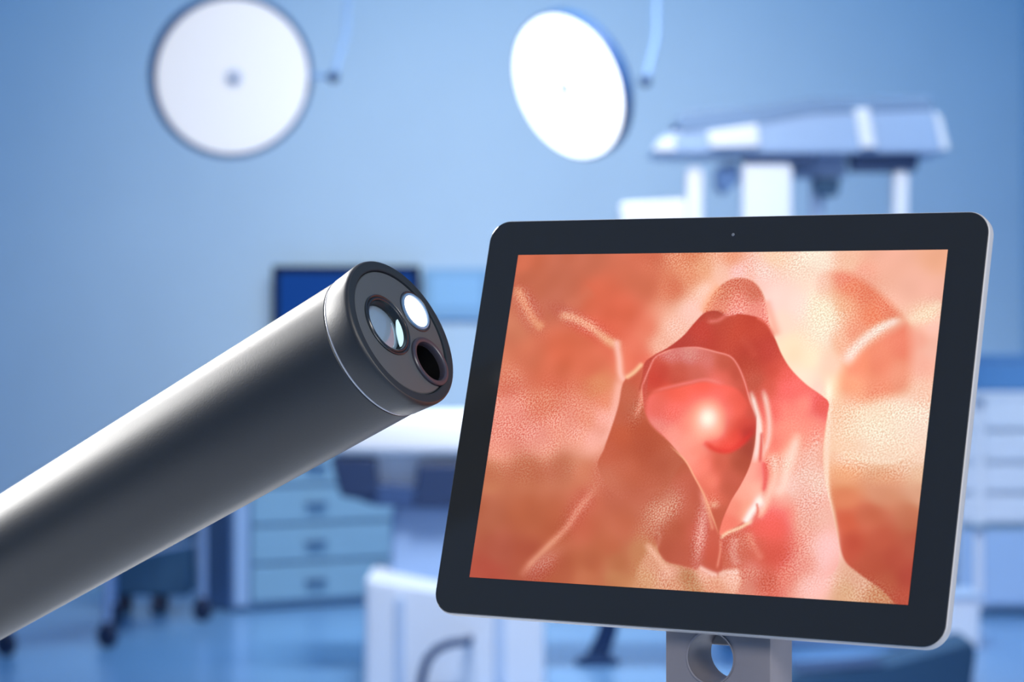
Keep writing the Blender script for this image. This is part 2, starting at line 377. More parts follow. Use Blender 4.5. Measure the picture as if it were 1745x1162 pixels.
    p.stroke([(1306,510),(1316,540),(1326,575)],8,(250,160,142),.7)
    # opening and right hand lining
    p.region([(1098,624),(1115,606),(1140,592),(1165,573),(1185,550),(1203,533),(1222,530),(1240,538),(1262,535),(1292,541),(1308,552),(1322,577),(1334,605),(1350,630),(1375,655),(1400,673),(1413,686),(1411,705),(1406,740),(1403,780),(1408,830),(1420,880),(1430,940),(1420,975),(1380,1000),(1360,1030),(1310,1045),(1200,1035),(1170,1000),(1165,965),(1205,925),(1180,800),(1110,720),(1097,680)],
             [(1222,540,200,85,72),(1240,555,205,80,64),(1260,560,210,80,62),(1200,560,205,72,62),(1170,590,196,72,64),(1290,560,208,78,62),(1290,600,200,72,60),(1310,600,206,74,66),(1320,630,220,88,76),(1280,620,196,76,60),(1290,650,204,92,76),(1310,660,226,100,86),(1340,640,240,104,94),
              (1360,660,252,122,110),(1370,690,255,142,126),(1340,700,255,136,120),(1338,660,252,118,108),(1400,690,235,98,92),(1320,700,246,116,102),(1340,730,255,144,126),(1385,725,255,142,126),(1375,750,250,140,122),(1320,760,250,130,112),(1315,790,248,150,130),(1345,780,252,185,162),(1370,790,246,160,142),
              (1395,770,244,160,140),(1390,820,246,196,175),(1360,830,250,190,176),(1330,850,250,170,155),(1345,880,248,126,112),(1330,900,242,106,96),(1325,940,224,96,84),(1350,920,230,108,92),(1375,880,240,160,142),(1395,880,246,180,162),(1400,930,252,190,178),(1370,960,240,140,126),
              (1300,900,240,108,96),(1300,930,214,98,82),(1265,930,222,118,98),(1250,960,214,110,90),(1280,975,226,130,112),(1220,930,214,100,84),(1210,960,210,98,80),(1310,990,218,104,86),(1340,985,236,130,112),(1270,1000,230,140,120),(1220,1000,238,164,138),(1380,1000,250,180,166)], 1.6, .15)
    p.stroke([(1190,550),(1205,536),(1225,532),(1240,540)],3,(190,75,62),.6)
    p.stroke([(1205,548),(1225,546),(1242,536),(1258,535)],4,(240,138,125),.6)
    p.stroke([(1290,541),(1308,551),(1322,575)],3,(240,128,112),.7)
    p.stroke([(1262,575),(1278,590),(1290,610)],8,(214,92,78),.5)
    p.blob(1380,800,22,50,12,(250,202,180),.6); p.gblob(1380,840,32,100,0,1.); p.gblob(1365,960,40,60,10,.8); p.gblob(1325,790,30,18,0,.8); p.gblob(1392,740,12,40,0,.7); p.gblob(1270,990,110,25,0,.7); p.gblob(1255,930,35,35,0,.7)
    p.blob(1405,950,20,45,8,(252,192,182),.8); p.blob(1385,1000,35,22,-20,(250,184,172),.7)
    p.stroke([(1362,735),(1352,770),(1342,800),(1335,830),(1315,845)],9,(253,216,190),.85,12)
    p.stroke([(1380,800),(1362,820),(1345,845)],12,(250,205,185),.6)
    p.blob(1318,895,24,40,0,(246,108,98),.85); p.blob(1318,945,22,24,0,(222,94,82),.7)
    p.blob(1370,880,22,80,0,(244,170,152),.7)
    # lower left flap with grainy streaks
    p.region([(1178,800),(1165,790),(1150,810),(1130,850),(1120,880),(1116,905),(1122,935),(1132,955),(1160,964),(1192,970),(1224,979),(1232,960),(1224,915),(1205,862),(1190,825)],
             [(1150,790,198,98,76),(1120,840,206,112,90),(1175,830,206,100,82),(1100,880,206,112,90),(1150,900,196,96,74),(1130,930,192,92,72),(1170,880,204,102,82),(1190,900,214,104,88),(1210,940,214,98,82),(1215,900,214,100,84),(1180,950,202,98,80),(1160,945,200,98,80)], 2., .05)
    p.blob(1130,872,20,44,38,(230,150,126),.85); p.gblob(1128,872,28,52,38,1.)
    p.stroke([(1112,905),(1125,912),(1118,940)],4,(224,150,124),.4)
    p.blob(1196,905,9,55,8,(240,156,142),.85); p.gblob(1194,905,14,62,8,1.)
    p.region([(1105,935),(1122,945),(1134,958),(1160,965),(1192,972),(1224,982),(1256,974),(1260,1000),(1230,1035),(1150,1040),(1110,1030),(1085,985)],
             [(1080,930,208,128,95),(1120,960,228,150,122),(1140,975,236,160,138),(1150,1000,226,148,118),(1175,985,200,126,92),(1100,990,226,155,120),(1200,975,245,172,150),(1240,982,246,180,158),(1220,1000,232,150,122),(1180,1010,208,136,100),(1080,1000,210,132,98)], 6., .55)
    p.stroke([(1190,966),(1208,975),(1224,981)],5,(250,190,172),.9); p.stroke([(1224,980),(1240,975),(1262,973)],5,(248,190,170),.9)
    p.stroke([(1100,925),(1125,955),(1145,985)],6,(244,176,150),.7); p.gblob(1130,985,45,28,20,.8)
    # inner bowl
    K = [(1117,612),(1135,598),(1160,592),(1190,592),(1220,598),(1248,609),(1265,630),(1276,660),(1284,690),(1291,708),(1290,735),(1286,765),(1278,795),(1264,825),(1246,855),(1232,890),(1226,912),(1214,880),(1200,845),(1183,812),(1168,785),(1146,758),(1122,730),(1108,702),(1104,668),(1108,635)]
    p.region(K, [(1145,606,226,130,118),(1175,606,228,140,128),(1205,612,224,124,110),(1235,618,206,92,76),(1255,640,204,86,72),(1128,630,208,76,64),(1160,632,210,92,78),(1190,635,218,108,94),(1120,645,212,72,60),(1155,650,206,84,70),(1110,690,206,92,74),(1272,680,216,88,76),(1240,645,234,112,98),
             (1225,655,244,124,108),(1140,665,238,100,86),(1280,720,196,70,62),(1278,760,178,76,62),(1262,790,190,86,68),(1230,790,220,104,86),(1200,790,252,132,112),(1180,775,254,150,132),(1155,755,252,150,135),(1130,735,244,130,116),(1215,820,246,130,108),(1240,830,206,96,78),(1210,850,236,122,100),(1225,875,206,98,78),(1245,815,212,100,84)], 1.3, .05)
    # polyp
    p.region([(1110,672),(1140,664),(1170,656),(1198,650),(1225,654),(1255,662),(1275,685),(1289,712),(1287,735),(1270,757),(1245,770),(1222,769),(1200,758),(1170,765),(1135,745),(1108,720),(1102,695)],
             [(1195,668,252,106,92),(1160,672,244,104,88),(1225,672,250,112,98),(1125,700,236,112,98),(1120,725,240,136,122),(1150,700,246,114,100),(1170,725,254,130,114),(1150,740,252,150,136),(1245,700,250,112,98),(1262,700,240,100,86),(1270,720,222,78,68),(1278,738,194,58,54),(1255,745,236,78,68),(1235,760,238,76,68),(1215,760,246,100,88),(1195,745,254,152,132),(1175,755,254,152,134),(1220,735,254,150,130),(1280,705,210,84,74)], 5., .05)
    p.stroke([(1110,668),(1140,660),(1175,652),(1205,647),(1235,655)],3.5,(244,132,118),.7)
    p.blob(1205,715,36,34,0,(255,176,150),.6); p.blob(1208,712,20,22,0,(255,235,205),.9); p.blob(1207,713,9,10,0,(255,252,228),.8)
    p.stroke([(1200,752),(1220,766),(1245,768),(1268,752),(1284,735)],5,(226,62,56),.6)
    p.stroke([(1178,775),(1190,770),(1205,778)],8,(254,140,120),.4)
    p.gblob(1140,720,30,30,0,.25); p.gblob(1165,608,45,12,0,.45); p.gblob(1212,855,18,14,0,.6)
    p.blob(1200,850,6,16,-20,(250,160,140),.6); p.blob(1218,860,8,6,0,(248,180,150),.6)
    p.stroke([(1165,592),(1190,592),(1222,600),(1245,607),(1258,622),(1270,650),(1280,685),(1291,712)],1.6,(248,150,135),.75)
    p.stroke([(1150,595),(1120,607),(1106,632),(1094,662)],1.8,(246,150,132),.7)
    p.stroke([(1140,758),(1168,784),(1184,812),(1200,842),(1214,878),(1226,912)],1.5,(252,176,140),.7)
    p.stroke([(1203,850),(1210,880),(1216,905)],3.5,(244,160,130),.6)
    # pale flap on the right of the opening
    p.region([(1291,712),(1296,720),(1301,745),(1304,780),(1304,815),(1298,845),(1285,868),(1268,888),(1250,900),(1228,912),(1231,890),(1246,855),(1264,826),(1279,795),(1288,760)],
             [(1295,740,252,200,185),(1292,770,252,165,148),(1298,800,246,130,118),(1285,800,254,168,150),(1270,840,252,162,142),(1255,865,248,138,118),(1245,890,244,126,106),(1290,840,252,176,155),(1275,870,250,165,140)], 1.5, .05)
    p.stroke([(1280,665),(1289,695),(1296,725),(1292,760),(1286,790)],4.5,(252,222,205),.9)
    p.stroke([(1301,662),(1308,690),(1312,720),(1310,750),(1300,780)],5,(250,198,182),.85)
    p.stroke([(1299,735),(1298,760),(1296,790)],3,(228,96,84),.8)
    p.stroke([(1303,785),(1306,810),(1302,840)],5,(236,92,84),.7)
    p.stroke([(1318,770),(1322,810),(1308,850),(1292,885)],7,(252,196,172),.8)
    p.blob(1296,852,7,9,0,(255,240,215),.9); p.stroke([(1298,850),(1282,872),(1270,893)],7,(255,246,235),.95)
    p.stroke([(1290,856),(1292,872),(1286,890)],2.5,(236,120,104),.8)
    p.stroke([(1284,886),(1262,899),(1240,908),(1228,918)],3,(253,200,165),.9)
    p.stroke([(1229,918),(1228,940),(1222,970)],2.5,(240,150,125),.7)
    p.stroke([(1275,905),(1285,930),(1300,955)],7,(240,150,125),.5); p.stroke([(1255,915),(1250,940),(1258,965)],8,(238,160,145),.55)
    return p
def grain_field(nx, ny, wave, seed):
    """labyrinth-like band limited noise"""
    r = np.random.RandomState(seed).randn(ny, nx); F = np.fft.fft2(r)
    fx = np.fft.fftfreq(nx)[None, :]; fy = np.fft.fftfreq(ny)[:, None]; f = np.hypot(fx, fy)
    f0 = 1/wave
    H = np.exp(-((f-f0)/(f0*.38))**2)
    n = np.real(np.fft.ifft2(F*H)); n /= n.std()
    return n
def compose(X, Y, px_per_cell):
    p = paint(X, Y); ny, nx = X.shape
    n = grain_field(nx, ny, 4.4/px_per_cell, 3); n2 = grain_field(nx, ny, 8./px_per_cell, 5); n3 = grain_field(nx, ny, 2.8/px_per_cell, 9)
    big = grain_field(nx, ny, 60/px_per_cell, 8)
    w = np.tanh(n*.8+n2*.35+n3*.45)
    g = np.clip(p.g*(1+.25*big), 0, 1.1)
    lf = np.clip((1080-X)/60, 0, 1)*np.clip(p.g, 0, 1)
    p.c[1] = p.c[1]-12*lf; p.c[2] = p.c[2]-3*lf
    out = []
    for k, (up, dn, lift) in enumerate(((10, 18, 0), (36, 32, 0), (36, 30, -2))):
        c = p.c[k]+lift+g*np.where(w > 0, w*up*.9, w*dn*1.0)+big*1.5
        a_, b_ = (([0, 190, 210, 230, 250, 300], [0, 182, 203, 230, 255, 300]), ([0, 60, 100, 120, 140, 170, 230, 260], [0, 54, 94, 114, 146, 180, 238, 262]),
                  ([0, 50, 77, 94, 115, 150, 182, 230, 260], [0, 42, 67, 87, 120, 160, 200, 240, 262]))[k]
        out.append(np.clip(np.interp(c, a_, b_), 0, 255))
    return np.stack(out, -1)
# chart -> display coordinates
def chart(u, v):
    """four-corner map from display coordinates (0..1) to the picture chart"""
    A, B, C_, D = (883., 433.), (1615., 427.), (1546., 1029.), (798., 985.)
    sx = A[0]-B[0]+C_[0]-D[0]; sy = A[1]-B[1]+C_[1]-D[1]
    dx1, dx2, dy1, dy2 = B[0]-C_[0], D[0]-C_[0], B[1]-C_[1], D[1]-C_[1]
    den = dx1*dy2-dx2*dy1
    g = (sx*dy2-dx2*sy)/den; h = (dx1*sy-sx*dy1)/den
    a, b = B[0]-A[0]+g*B[0], D[0]-A[0]+h*D[0]; d, e = B[1]-A[1]+g*B[1], D[1]-A[1]+h*D[1]
    w_ = g*u+h*v+1
    return (a*u+b*v+A[0])/w_, (d*u+e*v+A[1])/w_
NX, NY = 640, 500
U, V = np.meshgrid(np.linspace(0, 1, NX), np.linspace(0, 1, NY))
CX_, CY_ = chart(U, V)
pic = compose(CX_, CY_, 1.2)/255.
lin = np.where(pic <= .04045, pic/12.92, ((pic+.055)/1.055)**2.4)
me = bpy.data.meshes.new('display')
co = np.stack([(U-.5)*SW, (.5-V)*SH, np.full(U.shape, .0003)], -1).reshape(-1, 3)
idx = np.arange(NX*NY).reshape(NY, NX)
q = np.stack([idx[1:, :-1], idx[1:, 1:], idx[:-1, 1:], idx[:-1, :-1]], -1).reshape(-1, 4)
me.vertices.add(NX*NY); me.vertices.foreach_set('co', co.ravel().astype(np.float32))
me.loops.add(q.size); me.loops.foreach_set('vertex_index', q.ravel().astype(np.int32))
me.polygons.add(len(q)); me.polygons.foreach_set('loop_start', np.arange(0, q.size, 4, dtype=np.int32))
me.update(calc_edges=True)
ca = me.color_attributes.new('picture', 'FLOAT_COLOR', 'POINT')
ca.data.foreach_set('color', np.concatenate([lin.reshape(-1, 3), np.ones((NX*NY, 1))], 1).ravel().astype(np.float32))
m = bpy.data.materials.new('lit_display'); m.use_nodes = True; nt = m.node_tree; b = nt.nodes['Principled BSDF']
b.inputs['Base Color'].default_value = (.005, .005, .005, 1); b.inputs['Roughness'].default_value = .3; b.inputs['Specular IOR Level'].default_value = .15
at_ = nt.nodes.new('ShaderNodeAttribute'); at_.attribute_name = 'picture'
nt.links.new(at_.outputs['Color'], b.inputs['Emission Color']); b.inputs['Emission Strength'].default_value = 1.0
me.materials.append(m)
disp = bpy.data.objects.new('display', me); COL.objects.link(disp); disp.parent = tab
disp['label'] = 'lit screen with a pink endoscopic picture of folded tissue'
# ------------------------------------------------------------------ tablet stand (plate with a round hole) and the trolley carrying it
nh = Vector((.5165, .8563, 0))                      # horizontal direction pointing away behind the tablet
eh = Vector((.8563, -.5165, 0))
P0 = Vector((.097458, 1.331915, CAM_H-.040189))+(c2w(R_[:, 1])*.1098)+(c2w(R_[:, 2])*.013)
def on_plate(x, y):
    d = Vector(((x-872.5)/F, 1, (581-y)/F)); t = (P0-camo.location).dot(nh)/d.dot(nh); return camo.location+d*t
hole = on_plate(1211, 1121); pl = on_plate(1134, 1121); pr = on_plate(1313, 1121)
cxp = (pl+pr)/2; wp = (pr-pl).length
TOPZ = 1.0; th = .026
org = Vector((cxp.x, cxp.y, TOPZ))
stand = thing('tablet_stand', 'grey metal stand plate with a round hole, under the tablet monitor', 'stand', M=frame(org, eh, nh, Vector((0, 0, 1))))
pz = P0.z+.012-TOPZ
bm = new_bm(); prism(bm, [(-wp/2, .006), (wp/2, .006), (wp/2, pz), (-wp/2, pz)], 0, th, .0009)
plate = finish(bm, 'upright_plate', STANDM, stand)
hx = (hole-org).dot(eh); hz = hole.z-TOPZ
bm = new_bm(); lathe(bm, [(0, -.01), (.0128, -.01), (.0128, .04), (0, .04)], 64, Matrix.Translation((hx, 0, hz))@Matrix.Rotation(-math.pi/2, 4, 'X'))
cut = finish(bm, 'cutter', STANDM, stand)
cutout(plate, [cut]); plate.data.shade_smooth(); plate.data.set_sharp_from_angle(angle=math.radians(30))
bm = new_bm(); lathe(bm, [(.0128, -.0004), (.0136, -.0007), (.0139, .0002), (.0128, .0004)], 64, Matrix.Translation((hx, 0, hz))@Matrix.Rotation(-math.pi/2, 4, 'X'), True)
finish(bm, 'hole_rim', STANDM, stand, 40)
bm = new_bm(); prism(bm, [(-wp/2+.003, pz-.02), (wp/2-.003, pz-.02), (wp/2-.003, pz+.004), (-wp/2+.003, pz+.004)], .0265, .031, .0008)
finish(bm, 'hinge_bar', ALU, stand)
bm = new_bm(); prism(bm, [(-.07, 0), (.07, 0), (.07, .006), (-.07, .006)], -.02, .13, .0015)
finish(bm, 'foot_plate', STANDM, stand)

cart = thing('instrument_trolley', 'white trolley under the tablet stand and the endoscope end', 'trolley', (-.1, 1.5, 0))
part('tray_top', cart, WHITE, lambda bm: box(bm, (-.1, 1.5, TOPZ-.015), (1.2, .62, .03), .006))
part('shelf', cart, WHITE, lambda bm: box(bm, (-.1, 1.5, .35), (1.12, .54, .02), .004))
for sx in (-1, 1):
    for sy in (-1, 1):
        lg = part('leg', cart, STEEL, lambda bm: tube(bm, [(-.1+sx*.55, 1.5+sy*.26, .06), (-.1+sx*.55, 1.5+sy*.26, TOPZ-.03)], .014), 40)
        part('caster', lg, DEEP, lambda bm: (lathe(bm, [(0, -.012), (.028, -.012), (.03, -.008), (.03, .008), (.028, .012), (0, .012)], 24, Matrix.Translation((-.1+sx*.55, 1.5+sy*.26, .03))@Matrix.Rotation(math.pi/2, 4, 'Y')), tube(bm, [(-.1+sx*.55, 1.5+sy*.26, .03), (-.1+sx*.55, 1.5+sy*.26, .065)], .008)), 40)

# ------------------------------------------------------------------ endoscope
K = .04014
tip = Vector((-1.424471*K, 33.381036*K, CAM_H+.122516*K))
SX = frame(tip, Vector((.521817, .853057, 0)), Vector((-.374007, .228781, .898765)), Vector((.766698, -.468991, .438431)))
sc = thing('endoscope', 'thick dark grey endoscope tube slanting up to its lens-bearing tip', 'endoscope', M=SX)
def sp(name, m, parent, fn, smooth=30, label=None):
    bm = new_bm(); fn(bm); bmesh.ops.scale(bm, vec=(K, K, K), verts=bm.verts)
    o = finish(bm, name, m, parent, smooth)
    if label: o['label'] = label
    return o
LEN = 15.6; tp = .012754; ro = .43
rad = lambda s: 1-tp*s
prof = [(rad(ro)-.03, -ro-.005), (rad(ro)-.012, -ro-.012), (rad(ro), -ro-.03)]+[(rad(s), -s) for s in (1, 3, 6, 10, 14, LEN-.15)]+[(rad(LEN)-.05, -LEN-.02), (rad(LEN)-.2, -LEN-.1), (0, -LEN-.1)]
tubeo = sp('insertion_tube', SHELL, sc, lambda bm: lathe(bm, prof, 160), 30)
sp('seam_ring', RINGM, sc, lambda bm: lathe(bm, [(rad(ro)-.04, -ro-.012), (rad(ro)+.001, -ro-.008), (rad(ro)+.004, -ro+.003), (rad(ro)+.001, -ro+.014), (rad(ro)-.04, -ro+.018)], 160, None, True), 30, 'thin bright ring')
OUT = 1.036
cap = sp('tip_cap', SHELL, sc, lambda bm: lathe(bm, [(.9, -ro-.02), (.97, -ro+.016), (1.0, -ro+.022), (1.006, -ro+.035), (1.03, -.14), (1.036, -.07), (1.034, -.035), (1.025, -.012), (1.014, -.002)]+
            [(1.008, 0)], 160), 40)
sp('front_rim', RIM, cap, lambda bm: lathe(bm, [(1.008, 0), (1.0, .003), (.96, .006), (.905, .002), (.892, -.008), (.887, -.03), (.885, -.5), (0, -.5)], 160), 30, 'dark rounded rim around the end face')
LC, LR = (-.248, .102), .434
GC, GR = (.530, .300), .285
PC, PR = (.372, -.434), .345
facep = sp('face_plate', PLATE, sc, lambda bm: lathe(bm, [(0, -.015), (.83, -.015), (.865, -.020), (.879, -.032), (.879, -.09), (0, -.09)], 160), 30, 'lighter grey end face holding lens, light and channel')
cuts = []
for (cx, cy), r in ((LC, .36), (GC, .265), (PC, .285)):
    cuts.append(sp('cutter', PLATE, sc, lambda bm: lathe(bm, [(0, .1), (r, .1), (r, -.2), (0, -.2)], 96, Matrix.Translation((cx, cy, 0)))))
cutout(facep, cuts); facep.data.shade_smooth(); facep.data.set_sharp_from_angle(angle=math.radians(30))
def TL(c): return Matrix.Translation((c[0], c[1], 0))
lr = sp('lens_barrel', LENSRING, sc, lambda bm: lathe(bm, [(.434, -.02), (.432, .0), (.42, .008), (.405, .0), (.398, -.010), (.388, .004), (.372, .006), (.358, -.004), (.350, -.03), (.335, -.10), (.325, -.25), (0, -.25)], 96, TL(LC)), 30, 'black stepped ring around the camera lens')
sp('lens_glass', LENS, lr, lambda bm: lathe(bm, [(.335, -.13)]+[(.335*math.cos(a), -.13+.075*math.sin(a)) for a in [math.radians(t) for t in range(10, 90, 10)]]+[(0, -.055)], 96, TL(LC)), 60, 'blue-grey coated camera lens')
# pale glowing strip that paints the crescent reflection, right of the lens
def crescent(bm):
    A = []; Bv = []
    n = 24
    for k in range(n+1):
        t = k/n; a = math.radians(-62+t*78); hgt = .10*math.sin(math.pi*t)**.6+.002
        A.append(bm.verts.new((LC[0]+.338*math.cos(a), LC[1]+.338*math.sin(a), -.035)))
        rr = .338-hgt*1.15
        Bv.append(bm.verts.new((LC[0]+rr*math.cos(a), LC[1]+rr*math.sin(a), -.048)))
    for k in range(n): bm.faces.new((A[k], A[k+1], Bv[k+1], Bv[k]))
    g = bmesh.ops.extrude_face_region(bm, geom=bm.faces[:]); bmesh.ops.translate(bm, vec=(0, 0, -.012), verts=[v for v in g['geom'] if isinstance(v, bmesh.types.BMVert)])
sp('crescent_glint', GLINT, lr, crescent, 30, 'painted pale cyan crescent glint beside the lens')
lg = sp('light_barrel', LENSRING, sc, lambda bm: lathe(bm, [(.300, -.02), (.298, -.008), (.288, -.004), (.276, -.01), (.270, -.08), (.268, -.2), (0, -.2)], 96, TL(GC)), 30, 'dark ring of the light')
sp('light_glass_rim', LAMPG, lg, lambda bm: lathe(bm, [(.268, -.012), (.262, .006), (.250, .010), (.232, .004), (.232, -.06), (.268, -.06)], 96, TL(GC), True), 40, 'blue-grey glass rim')
sp('light_window', TIPLIGHT, lg, lambda bm: lathe(bm, [(.231, -.05)]+[(.228*math.cos(a), -.012+.016*math.sin(a)) for a in [math.radians(t) for t in range(0, 90, 15)]]+[(0, .004)], 96, TL(GC)), 60, 'glowing white light window')
sp('channel_ring', PORTRING, sc, lambda bm: lathe(bm, [(.350, -.02), (.348, .012), (.338, .026), (.318, .030), (.296, .028), (.280, .018), (.272, 0), (.268, -.05), (.266, -.6), (0, -.6)], 96, TL(PC)), 30, 'dark raised ring of the open working channel')
sp('channel_bore', BLACK, sc, lambda bm: lathe(bm, [(.2665, -.06), (.262, -.06), (.262, -.59), (0, -.59)], 64, TL(PC)), 30, 'black inside of the channel')

# ------------------------------------------------------------------ surgical lamps
def surgical_lamp(label, c, n, r, lens_m, knob, ceil_x, lens_r):
    n = Vector(n).normalized()
    t = thing('surgical_lamp', label, 'lamp', M=look(c, n))
    def lp(name, m, fn, s=40, par=None, lb=None):
        bm = new_bm(); fn(bm); o = finish(bm, name, m, par or t, s)
        if lb: o['label'] = lb
        return o
    hs = lp('housing', mat('lamp_housing', (46, 82, 132), .45, noise=.05), lambda bm: lathe(bm, [(lens_r, -.004), (r-.006, .002), (r, -.008), (r, -.05), (r*.9, -.085), (r*.5, -.12), (0, -.13)], 96))
    lp('light_lens', lens_m, lambda bm: lathe(bm, [(lens_r+.002, -.008), (lens_r, .004), (lens_r*.7, .010), (lens_r*.3, .013), (0, .014)], 96), lb='glowing round lamp face')
    lp('center_handle', mat('lamp_handle', (206, 216, 232), .45, noise=.03), lambda bm: lathe(bm, [(.034, .010), (.034, .018), (.028, .022), (.018, .020), (.014, .030), (0, .032)], 32))
    # yoke in world space brought into the lamp frame
    Mi = look(c, n).inverted()
    k = Vector(knob); top = Vector((ceil_x, c[1]+.25, H-.01)); back = Vector(c)-n*.13
    side = Vector(c)-n*.05+(k-Vector(c)).normalized()*(r-.01)
    def yoke(bm):
        tube(bm, [Mi@side, Mi@(side.lerp(k, .6)-n*.01), Mi@k], .009)
        mid = Vector((k.x+.05, k.y+.1, k.z+.35))
        tube(bm, [Mi@k, Mi@(k.lerp(mid, .5)+Vector((.02, 0, 0))), Mi@mid, Mi@top], .012)
    lp('suspension_arm', ARM, yoke)
    lp('joint_knob', NAVY, lambda bm: bmesh.ops.create_uvsphere(bm, u_segments=20, v_segments=12, radius=.024, matrix=Matrix.Translation(Mi@k)))
    lp('ceiling_mount', PALE, lambda bm: (tube(bm, [Mi@Vector((top.x, top.y, H-.06)), Mi@Vector((top.x, top.y, H))], .09, 32)))
    return t
c1 = at(397, 131, 10.0)
surgical_lamp('softly lit round operating lamp at upper left, seen nearly face on', c1, (.30, -.90, -.2), .32, LAMPL, at(568, 131, 10.02), c1.x+.45, .298)
c2 = at(967, 148, 10.0)
surgical_lamp('brighter operating lamp at top centre, turned to the left', c2, (-.70, -.62, -.36), .297, LAMPR, at(1100, 138, 10.1), c2.x+.5, .284)

# ------------------------------------------------------------------ wall monitor and wall display
ym = Y1-.12
a_ = at(464, 453, ym); b_ = at(716, 598, ym)
mon = thing('wall_monitor', 'dark-framed monitor with a blue screen on the back wall, behind the endoscope tip', 'monitor', ((a_.x+b_.x)/2, ym, b_.z))
part('frame', mon, mat('monitor_frame', (8, 22, 42), .6, spec=.1, noise=.1), lambda bm: box(bm, ((a_.x+b_.x)/2, ym+.02, (a_.z+b_.z)/2), (b_.x-a_.x, .05, a_.z-b_.z), .008))
part('screen', mon, MONBLUE, lambda bm: box(bm, ((a_.x+b_.x)/2, ym-.007, (a_.z+b_.z)/2), (b_.x-a_.x-.07, .006, a_.z-b_.z-.07), .001), label='blue lit screen')
part('wall_bracket', mon, NAVY, lambda bm: box(bm, ((a_.x+b_.x)/2, ym+.082, (a_.z+b_.z)/2), (.2, .076, .2), .004))
a_ = at(722, 457, Y1-.03); b_ = at(832, 545, Y1-.03)
wd = thing('wall_display', 'pale blue panel on the back wall between endoscope tip and tablet', 'panel', ((a_.x+b_.x)/2, Y1-.03, b_.z))
part('housing', wd, mat('display_housing', (116, 168, 214), .5, noise=.04), lambda bm: box(bm, ((a_.x+b_.x)/2, Y1-.015, (a_.z+b_.z)/2), (b_.x-a_.x, .03, a_.z-b_.z), .004))
part('display_window', wd, WALLDISP, lambda bm: box(bm, ((a_.x+b_.x)/2, Y1-.033, (a_.z+b_.z)/2+.01), (b_.x-a_.x-.08, .006, a_.z-b_.z-.1), .001), label='paler rectangle in the panel')

# ------------------------------------------------------------------ surgical robot behind the tablet
rb = thing('surgical_robot', 'large pale surgical robot with a long boom and hanging arms, behind the tablet', 'robot', (at(1390, 700, 11).x, 11.2, 0))
YR = 11.0
def P2(pts, Y): return [(at(x, y, Y).x, at(x, y, Y).z) for x, y in pts]
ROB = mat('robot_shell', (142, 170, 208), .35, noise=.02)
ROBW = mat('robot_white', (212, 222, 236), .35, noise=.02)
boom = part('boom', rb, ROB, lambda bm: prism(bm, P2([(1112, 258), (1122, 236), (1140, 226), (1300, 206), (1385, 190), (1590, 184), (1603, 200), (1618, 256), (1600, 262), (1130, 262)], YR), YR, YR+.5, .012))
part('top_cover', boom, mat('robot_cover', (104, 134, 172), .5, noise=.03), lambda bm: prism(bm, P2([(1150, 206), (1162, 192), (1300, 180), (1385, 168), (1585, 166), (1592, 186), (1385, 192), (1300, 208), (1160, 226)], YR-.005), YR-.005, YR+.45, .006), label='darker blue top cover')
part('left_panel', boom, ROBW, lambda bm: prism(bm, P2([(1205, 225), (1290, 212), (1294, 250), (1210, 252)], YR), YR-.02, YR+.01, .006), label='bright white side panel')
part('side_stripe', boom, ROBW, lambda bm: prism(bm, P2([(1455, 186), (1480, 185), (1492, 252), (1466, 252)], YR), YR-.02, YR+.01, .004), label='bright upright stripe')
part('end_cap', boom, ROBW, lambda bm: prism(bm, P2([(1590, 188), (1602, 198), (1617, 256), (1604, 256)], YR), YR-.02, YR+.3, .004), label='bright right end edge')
part('underside_tip', boom, ROBW, lambda bm: prism(bm, P2([(1112, 257), (1124, 238), (1150, 234), (1150, 258)], YR), YR-.015, YR+.2, .004))
def arm(x, yt, wpx, yb, Y, m, jm, joint=None, jw=None):
    def f(bm):
        prism(bm, P2([(x-wpx*.4, yt), (x+wpx*.4, yt), (x+wpx*.5, yt+14), (x+wpx*.5, yb), (x-wpx*.5, yb), (x-wpx*.5, yt+14)], Y), Y, Y+.14, .01)
        a = at(x, yb, Y); tube(bm, [(a.x, Y+.07, a.z), (a.x-.02, Y+.05, a.z-.25), (a.x-.06, Y-.05, a.z-.5)], .035, 16, .02)
    o = part('arm', rb, m, f)
    if joint:
        x0, y0, x1, y1 = joint
        part('joint', o, jm, lambda bm: prism(bm, P2([(x0, y0), (x1, y0), (x1-3, y1), (x0+3, y1)], Y-.01), Y-.01, Y+.16, .006), label='dark blue joint block')
arm(1184, 285, 28, 420, YR+.05, ROBW, NAVY)
arm(1308, 272, 84, 430, YR+.02, ROBW, NAVY, (1268, 260, 1392, 278))
arm(1398, 262, 88, 302, YR+.12, ROB, TEAL, (1388, 303, 1432, 332))
arm(1536, 288, 24, 430, YR+.05, ROBW, NAVY, (1452, 262, 1566, 290))
part('pivot', rb, mat('robot_pivot', (92, 130, 182), .5, noise=.05), lambda bm: prism(bm, P2([(1222, 284), (1256, 276), (1262, 305), (1236, 330), (1222, 318)], YR+.1), YR+.1, YR+.3, .01))
part('control_box', rb, ROBW, lambda bm: prism(bm, P2([(1057, 345), (1170, 338), (1170, 430), (1057, 430)], YR+.1), YR+.1, YR+.4, .015), label='white box low on the left')
part('crossbar', rb, ROB, lambda bm: prism(bm, P2([(1100, 395), (1560, 395), (1560, 425), (1100, 425)], YR+.1), YR+.12, YR+.45, .01))
part('column', rb, ROB, lambda bm: box(bm, (at(1390, 700, 11).x, YR+.45, .95), (.42, .38, 1.7), .03))
part('base', rb, ROB, lambda bm: box(bm, (at(1390, 700, 11).x, YR+.35, .09), (.8, .8, .18), .04))

